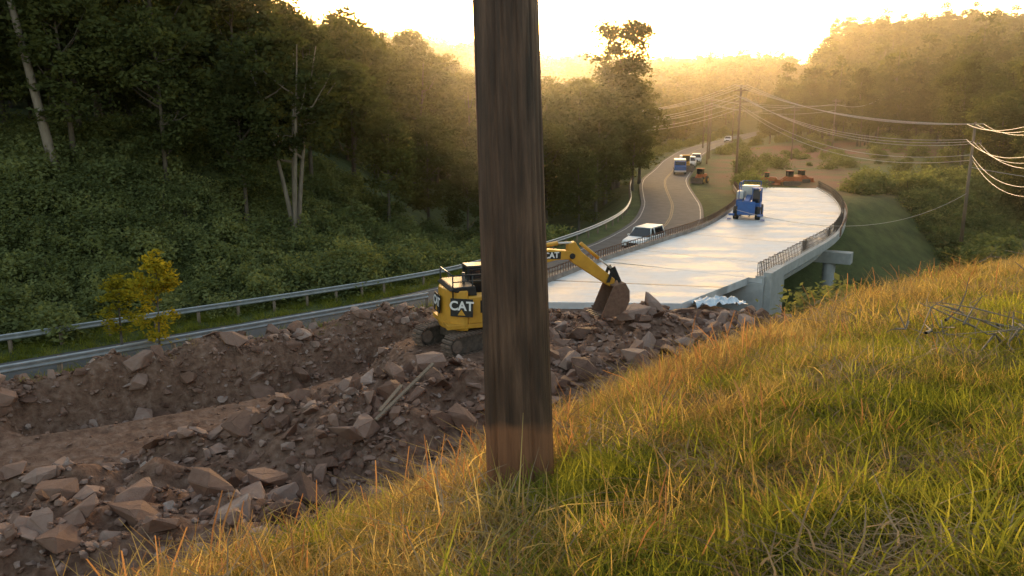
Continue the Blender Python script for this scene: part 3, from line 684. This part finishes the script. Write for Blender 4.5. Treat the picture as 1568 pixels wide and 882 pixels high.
    c=bpy.data.curves.new('boom_letters','FONT'); c.body='CAT'; c.size=.34; c.align_x='CENTER'; c.align_y='CENTER'; c.extrude=.005; c.offset=.01; c.materials.append(M['white'])
    t=bpy.data.objects.new('boom_letters',c); link(t,e); t.rotation_euler=(rad(90),0,0); t.location=(3.35,-.235,3.53)
    for sd in(-1,1):
        cyl(f'boom_cyl_{sd}',e,(1.35,sd*.32,1.35),(1.9,sd*.32,2.35),.085,B); cyl(f'boom_rod_{sd}',e,(1.9,sd*.32,2.35),(2.3,sd*.3,3.1),.045,M['silver'])
    cyl('stick_cyl',e,(2.5,0,3.85),(3.7,0,4.0),.09,Y); cyl('stick_rod',e,(3.7,0,4.0),(4.35,0,3.98),.05,M['silver'])
    cyl('pivot',e,(4.3,-.26,3.45),(4.3,.26,3.45),.12,B)
    prism('stick',e,[(4.15,3.95),(4.45,4.05),(4.75,3.6),(6.35,2.3),(6.3,2.05),(6.1,2.0),(4.35,3.15),(4.12,3.4)],-.16,.16,Y,.03)
    cyl('bucket_cyl',e,(4.75,0,3.95),(5.6,0,3.25),.075,Y); cyl('bucket_rod',e,(5.6,0,3.25),(6.2,0,2.78),.042,M['silver'])
    for sd in(-1,1):
        prism(f'link_a_{sd}',e,[(6.15,2.85),(6.3,2.9),(6.05,2.2),(5.9,2.2)],sd*.22-.03,sd*.22+.03,B,.01)
        prism(f'link_b_{sd}',e,[(6.15,2.82),(6.28,2.9),(6.62,2.2),(6.48,2.15)],sd*.22-.03,sd*.22+.03,B,.01)
    cv=[(6.1,2.1),(6.65,2.2),(6.86,1.85),(6.88,1.4),(6.7,1.0),(6.35,.8),(5.9,.75),(5.55,.82)]
    W=.52
    bm=bmesh.new(); a=[bm.verts.new((p[0],-W,p[1])) for p in cv]; b=[bm.verts.new((p[0],W,p[1])) for p in cv]
    for i in range(len(cv)-1): bm.faces.new((a[i],a[i+1],b[i+1],b[i]))
    bk=finish(bm,'bucket_shell',M['rust'],e); sm=bk.modifiers.new('s','SOLIDIFY'); sm.thickness=.05
    for sd in(-1,1): prism(f'bucket_side_{sd}',e,cv,sd*W-.025,sd*W+.025,M['rust'],.005)
    for k in range(5): prism(f'tooth_{k}',e,[(5.58,.76),(5.58,.88),(5.3,.84)],-W+.04+k*.235,-W+.13+k*.235,S,0)
    return e
excavator((-1.6,32.0,H1(-1.6,32)-.03),rad(19))

# ------------------------------------------------------------ vehicles
def car(name,loc,yaw,paint,L=4.7,suv=True):
    e=empty(name,loc,yaw); h=L/2
    prism('body',e,[(-h,.45),(-h,.95),(-h+.15,1.05),(h-1.25,1.08),(h-.25,.92),(h,.75),(h,.4),(h-.35,.28),(-h+.3,.28)],-.92,.92,paint,.08)
    bm=bmesh.new()
    lo=[(-h+.12,1.05),(h-1.15,1.07)]; hi=[(-h+.4,1.66),(h-2.0,1.66)]
    v=[bm.verts.new(p) for p in((lo[0][0],-.86,lo[0][1]),(lo[1][0],-.86,lo[1][1]),(lo[1][0],.86,lo[1][1]),(lo[0][0],.86,lo[0][1]),(hi[0][0],-.7,hi[0][1]),(hi[1][0],-.7,hi[1][1]),(hi[1][0],.7,hi[1][1]),(hi[0][0],.7,hi[0][1]))]
    for f in((0,1,5,4),(1,2,6,5),(2,3,7,6),(3,0,4,7),(4,5,6,7),(3,2,1,0)): bm.faces.new([v[i] for i in f])
    finish(bm,'cabin_glass',M['glass'],e,.05)
    box('roof',e,((-h+.4+h-2.0)/2,0,1.69),(L-2.35,1.42,.07),paint,bevel=.03)
    for k,x in enumerate((-h+.55,-.1,h-1.9)):
        for sd in(-1,1): cyl(f'pillar_{k}_{sd}',e,(x+(-.2 if k==0 else .35 if k==2 else 0),sd*.87,1.05),(x,sd*.71,1.68),.045,paint,seg=6)
    for x in(-h+.85,h-.9):
        for sd in(-1,1): wheel(e,(x,sd*.82,.34),.35,.24,f'wheel_{x:.1f}_{sd}')
    for sd in(-1,1): box(f'headlight_{sd}',e,(h-.05,sd*.66,.76),(.12,.36,.16),M['white'],bevel=.03); box(f'mirror_{sd}',e,(h-1.5,sd*1.0,1.12),(.12,.18,.14),paint)
    box('grille',e,(h+.0,0,.62),(.06,.9,.22),M['black'],bevel=.01); box('bumper',e,(h,0,.42),(.12,1.7,.16),M['black'],bevel=.03)
    return e
car('white_suv',(10.6,63.6,-10.7),rad(-123),M['white'])
car('white_car',(63.5,240,-8.85),rad(-110),M['white'])
car('silver_pickup_truck',(31,141,-9.4),rad(-105),M['silver'],5.2)
car('silver_car',(34,150,-9.35),rad(-105),M['silver'])

def telehandler(loc,yaw):
    e=empty('blue_telehandler',loc,yaw); B=M['blue']
    box('chassis',e,(0,0,.85),(3.6,1.3,.5),B)
    for x in(-1.25,1.25):
        for sd in(-1,1): wheel(e,(x,sd*.95,.58),.58,.42,f'wheel_{x}_{sd}','blue')
        box(f'axle_{x}',e,(x,0,.58),(.3,1.6,.25),M['steel'])
    box('engine_pod',e,(-.1,-.78,1.35),(1.9,.55,.75),B,bevel=.06)
    for i,(x,y) in enumerate(((-.5,.35),(-.5,1.05),(.75,.35),(.75,1.05))): box(f'cab_post_{i}',e,(x,y,2.0),(.08,.08,1.4),B)
    box('cab_roof',e,(.12,.7,2.72),(1.45,.85,.1),B); box('cab_base',e,(.12,.7,1.2),(1.3,.75,.5),B); box('cab_glass',e,(.12,.7,2.0),(1.2,.66,1.1),M['glass'])
    prism('boom',e,[(-1.9,1.75),(-1.9,2.2),(2.0,1.75),(2.0,1.4)],-.25,.2,B)
    box('frame_head',e,(2.2,0,1.1),(.15,1.5,1.2),B)
    for sd in(-1,1): box(f'fork_{sd}',e,(2.8,sd*.4,.55),(1.2,.12,.06),M['steel']); box(f'outrigger_{sd}',e,(2.1,sd*1.25,.5),(.2,.5,.2),B); box(f'foot_{sd}',e,(2.1,sd*1.45,.12),(.4,.35,.1),B)
    box('generator_box',e,(-1.2,0,2.3),(1.3,1.5,1.1),M['silver'],bevel=.04); box('tank',e,(.2,-.75,2.1),(1.2,.6,.7),M['silver'],bevel=.08)
    for i,(x,y) in enumerate(((-1.9,-.8),(-1.9,.8),(1.0,-.8),(-.45,-.8))): cyl(f'rail_{i}',e,(x,y,1.2),(x,y,3.2),.04,B,seg=8)
    cyl('top_rail_a',e,(-1.9,-.8,3.2),(1.0,-.8,3.2),.04,B,seg=8); cyl('top_rail_b',e,(-1.9,-.8,3.2),(-1.9,.8,3.2),.04,B,seg=8)
    cyl('top_rail_c',e,(-1.9,-.8,2.8),(1.0,-.8,2.8),.03,B,seg=8)
telehandler((21.6,73.2,-9.5),rad(-112))

def truck(name,loc,yaw,cabm,boxm):
    e=empty(name,loc,yaw)
    box('frame',e,(0,0,.75),(6.2,.9,.25),M['black']); box('cargo_body',e,(-1.0,0,1.75),(4.0,2.1,1.7),boxm,bevel=.05)
    prism('cab',e,[(1.15,.6),(1.15,2.3),(1.9,2.35),(2.35,1.6),(3.1,1.45),(3.15,.6)],-1.05,1.05,cabm,.06)
    prism('windscreen',e,[(1.95,2.22),(2.33,1.62),(2.37,1.64),(1.99,2.26)],-.9,.9,M['glass'],0)
    box('side_window_l',e,(1.6,1.055,1.95),(.6,.02,.45),M['glass'],bevel=0); box('side_window_r',e,(1.6,-1.055,1.95),(.6,.02,.45),M['glass'],bevel=0)
    for x in(-2.2,-1.2,2.3):
        for sd in(-1,1): wheel(e,(x,sd*.95,.48),.48,.3,f'wheel_{x}_{sd}')
    box('bumper',e,(3.2,0,.6),(.15,2.1,.3),M['silver'])
    return e
truck('blue_work_truck',(26.3,127,-9.5),rad(-100),M['blue'],M['silver']).scale=(.85,)*3
truck('white_work_truck',(29.6,139,-9.45),rad(-100),M['white'],M['white']).scale=(.8,)*3

def loader(name,loc,yaw,p,track=False,s=1):
    e=empty(name,loc,yaw); e.scale=(s,s,s)
    prism('rear_body',e,[(-2.4,.9),(-2.4,1.7),(-2.1,1.9),(-.5,1.95),(-.5,.8)],-.75,.75,p,.05)
    box('front_frame',e,(.7,0,1.0),(1.6,.9,.6),p)
    for i,(x,y) in enumerate(((-.5,-.6),(-.5,.6),(.5,-.6),(.5,.6))): box(f'cab_post_{i}',e,(x,y,2.2),(.09,.09,1.5),M['black'])
    box('cab_roof',e,(0,0,3.0),(1.3,1.4,.12),p); box('cab_glass',e,(0,0,2.35),(.95,1.15,1.1),M['glass']); box('cab_base',e,(0,0,1.5),(1.1,1.3,.6),p)
    if track:
        for sd in(-1,1):
            pr=[(-1.6+.45*math.cos(rad(a)),.5+.45*math.sin(rad(a))) for a in range(90,271,30)]+[(1.3+.45*math.cos(rad(a)),.5+.45*math.sin(rad(a))) for a in range(-90,91,30)]
            prism(f'track_{sd}',e,pr,sd*1.0-.25,sd*1.0+.25,M['steel'])
    else:
        for x in(-1.5,1.3):
            for sd in(-1,1): wheel(e,(x,sd*.95,.68),.68,.5,f'wheel_{x}_{sd}','yellow')
    for sd in(-1,1): prism(f'arm_{sd}',e,[(.3,1.7),(.5,1.95),(2.6,.7),(2.5,.45)],sd*.5-.08,sd*.5+.08,p)
    prism('bucket',e,[(2.4,.2),(2.4,1.1),(2.55,1.25),(2.65,.5),(3.3,.2)],-1.25,1.25,M['steel'] if not track else p,.02)
loader('yellow_wheel_loader',(28.3,132,-9.5),rad(-95),M['yellow'],s=.85)
loader('orange_wheel_loader',(26.2,112.5,H1(26.2,112.5)),rad(-120),M['orange'],s=.68)
loader('orange_bulldozer',(37.6,109.5,H1(37.6,109.5)),rad(185),M['orange'],True,.66)
loader('orange_bulldozer',(40.6,113.5,H1(40.6,113.5)),rad(20),M['orange'],True,.6)
loader('orange_bulldozer',(35.0,111,H1(35.0,111)),rad(160),M['orange'],True,.55)

# ------------------------------------------------------------ grass
def tuft(name,seed,nb,h,w,spread,mat,lean=.5,head=False):
    rng=np.random.default_rng(seed); V=[];F=[];n=0
    for i in range(nb):
        a=rng.uniform(0,6.28); p=np.array([rng.normal()*spread,rng.normal()*spread,-.03]); L=h*rng.uniform(.45,1.15); ln=lean*rng.uniform(.2,1.3)
        da=np.array([math.cos(a),math.sin(a),0]); sd=np.array([-math.sin(a),math.cos(a),0]); tw=rng.uniform(-.8,.8); sd=sd*math.cos(tw)+da*math.sin(tw)
        K=3
        for k in range(K+1):
            t=k/K; c=p+da*L*ln*t**2+np.array([0,0,1])*L*(t-.3*ln*t**2.2); ww=w*(1-t**1.6)*.5+.0006
            if head and t>.6: ww=w*(1.6 if k==K else 2.4)*.5
            V+= [c-sd*ww,c+sd*ww]
            if k: F.append((n+2*k-2,n+2*k-1,n+2*k+1,n+2*k))
        n+=2*(K+1)
    return mesh_np(name,np.array(V),np.array(F),[M[mat]])
tufts=[tuft(f'g{i}',600+i,28,.17,.0065,.065,'grass_g',1.2) for i in range(4)]
tufts+=[tuft(f'g{i+4}',620+i,28,.18,.0045,.075,'grass_d',1.3) for i in range(3)]
tufts+=[tuft(f'g{i+7}',640+i,6,.30,.0028,.06,'grass_r',.6,True) for i in range(2)]
tufts+=[tuft(f'g9',660,40,.11,.006,.11,'straw',2.4)]
gc=proto_coll('grass_kind',tufts)
def grass(name,n,x0,x1,y0,y1,seed,s0,s1,rmin=0,rmax=99):
    rng=np.random.default_rng(seed); x=rng.uniform(x0,x1,n); y=rng.uniform(y0,y1,n); d,_=sdist(x,y,CREST); r=np.hypot(x,y)
    ok=(d<.7+.5*snoise(x,y,1.2,1))&(r>rmin)&(r<rmax)&(np.hypot(x-.05,y-4.12)>.16)&(y>x*.9-1.5)
    bare=(snoise(x,y,1.3,0)>.55)&(rng.uniform(size=n)<.75); ok&=~bare
    x,y,d=x[ok],y[ok],d[ok]; n=len(x); u=rng.uniform(size=n)
    dry=np.clip(.12+.80*ss(-2.4,-.1,d)+.50*ss(6.5,11,y)+.42*snoise(x,y,1.5,3),0.05,.94)
    g=rng.integers(0,4,n); dr=rng.integers(4,7,n); rdh=rng.integers(7,9,n)
    idx=np.where(u<dry,dr,g); idx=np.where((u>.2)&(u<.2+.08*ss(-1.8,.3,d)+.004),rdh,idx)
    th=(snoise(x,y,1.1,2)>.34)&(rng.uniform(size=n)<.65); idx=np.where(th,9,idx)
    base=np.hypot(x-.35,y-3.9)<.55; idx=np.where(base&(u<.8),g,idx)
    s=rng.uniform(s0,s1,n)*(1+.45*snoise(x,y,.7,1)); s=np.where(base,s*.9,s)
    scl=np.stack([s,s,s*rng.uniform(.75,1.25,n)],1); rot=np.stack([rng.normal(size=n)*.2,rng.normal(size=n)*.2,rng.uniform(0,6.28,n)],1)
    instancer(name,np.stack([x,y,Hgt(x,y)],1),scl,rot,idx,gc)
grass('hillside_grass',42000,-3.5,8,1.2,9.5,1,.55,1.2,0,8.5)
grass('hillside_grass',26000,-1,20,5,24,2,.8,1.5,8.0,30)
rng=np.random.default_rng(4); x=rng.uniform(-30,14,5000); y=rng.uniform(2,40,5000); d,_=sdist(x,y,CREST); s=road_s(x,y)
ok=((d>.6)&(d<3.0)&(rng.uniform(size=5000)<.9))|((s<-4.6)&(s>-6.5)&(rng.uniform(size=5000)<.6)); x,y=x[ok],y[ok]; n=len(x)
scl=np.repeat((rng.uniform(.7,1.6,n)*(.75+.5*ss(8,16,np.hypot(x,y))))[:,None],3,1); instancer('edge_weeds',np.stack([x,y,Hgt(x,y)],1),scl,np.stack([rng.normal(size=n)*.1,rng.normal(size=n)*.1,rng.uniform(0,6,n)],1),np.where(rng.uniform(size=n)<.35,7,rng.integers(0,9,n)),gc)
rng=np.random.default_rng(14); x=rng.uniform(-60,0,22000); y=rng.uniform(-4,58,22000); s=road_s(x,y); ok=((s>3.4)&(s<8))|((s<-3.5)&(s>-4.6)); x,y=x[ok],y[ok]; n=len(x)
instancer('verge_grass',np.stack([x,y,Hgt(x,y)],1),np.repeat(rng.uniform(1.8,3.6,n)[:,None],3,1),np.stack([0*x,0*x,rng.uniform(0,6,n)],1),rng.integers(0,4,n),gc)
def branches(name,cx,cy,n,seed,L):
    rng=np.random.default_rng(seed); V=[];F=[];k=0; z0=H1(cx,cy)
    for i in range(n):
        a=rng.uniform(0,6.28); p=np.array([cx+rng.normal()*.35,cy+rng.normal()*.4,z0+.02+rng.uniform(0,.15)]); d_=np.array([math.cos(a),math.sin(a),rng.uniform(-.08,.2)])*L*rng.uniform(.4,1)
        q=p+d_*.5+rng.normal(size=3)*.07; e_=p+d_+rng.normal(size=3)*.1; r=rng.uniform(.006,.016)
        v,f=tube([p,q,e_],[r,r*.7,r*.3],5); V.append(v);F.append(f+k);k+=len(v)
        for j in range(3):
            w=q+rng.normal(size=3)*.3*L*.5; v,f=tube([q,(q+w)/2+rng.normal(size=3)*.03,w],[r*.5,r*.35,r*.15],4); V.append(v);F.append(f+k);k+=len(v)
    link(bpy.data.objects.new(name,mesh_np(name,np.concatenate(V),np.concatenate(F),[M['bark_pale']])))
branches('fallen_branches',4.0,6.2,26,31,.8); branches('fallen_branches',8.2,11.8,12,32,1.0)

# ------------------------------------------------------------ haze
bm=bmesh.new(); bmesh.ops.create_cube(bm,size=1); bmesh.ops.scale(bm,verts=bm.verts,vec=(1400,920,90)); bmesh.ops.translate(bm,verts=bm.verts,vec=(0,505,20))
hm=bpy.data.materials.new('haze'); hm.use_nodes=True; nt=hm.node_tree; nt.nodes.clear(); out=nt.nodes.new('ShaderNodeOutputMaterial')
vs=nt.nodes.new('ShaderNodeVolumeScatter'); vs.inputs['Density'].default_value=.00045; vs.inputs['Anisotropy'].default_value=.8; vs.inputs['Color'].default_value=(1,.86,.64,1); nt.links.new(vs.outputs[0],out.inputs['Volume'])
finish(bm,'haze',hm,None)

# ------------------------------------------------------------ world, sun, camera
w=bpy.data.worlds.new("World"); scene.world=w; w.use_nodes=True; nt=w.node_tree; bg=nt.nodes['Background']
sky=nt.nodes.new('ShaderNodeTexSky'); sky.sky_type='NISHITA'; sky.sun_disc=False; sky.sun_elevation=rad(SUN_EL); sky.sun_rotation=rad(SUN_AZ); sky.air_density=1.0; sky.dust_density=3.0; sky.ozone_density=.6
mx=nt.nodes.new('ShaderNodeMixRGB'); mx.blend_type='MULTIPLY'; mx.inputs[0].default_value=1; mx.inputs[2].default_value=(1.07,.98,.89,1)
nt.links.new(sky.outputs[0],mx.inputs[1]); nt.links.new(mx.outputs[0],bg.inputs[0]); bg.inputs[1].default_value=.7
ld=bpy.data.lights.new('sun','SUN'); ld.energy=5; ld.angle=rad(.6); ld.color=(1,.72,.42); lo=bpy.data.objects.new('sun',ld); link(lo); lo.rotation_euler=(rad(-(90-SUN_EL)),0,rad(-SUN_AZ)); lo.location=(0,0,50)
cd=bpy.data.cameras.new('camera'); cd.sensor_width=36; cd.lens=28.24; cd.clip_start=.05; cd.clip_end=5000
co=bpy.data.objects.new('camera',cd); link(co); co.location=(0,0,0); co.rotation_euler=(rad(77.6),0,0); scene.camera=co
print('DONE')
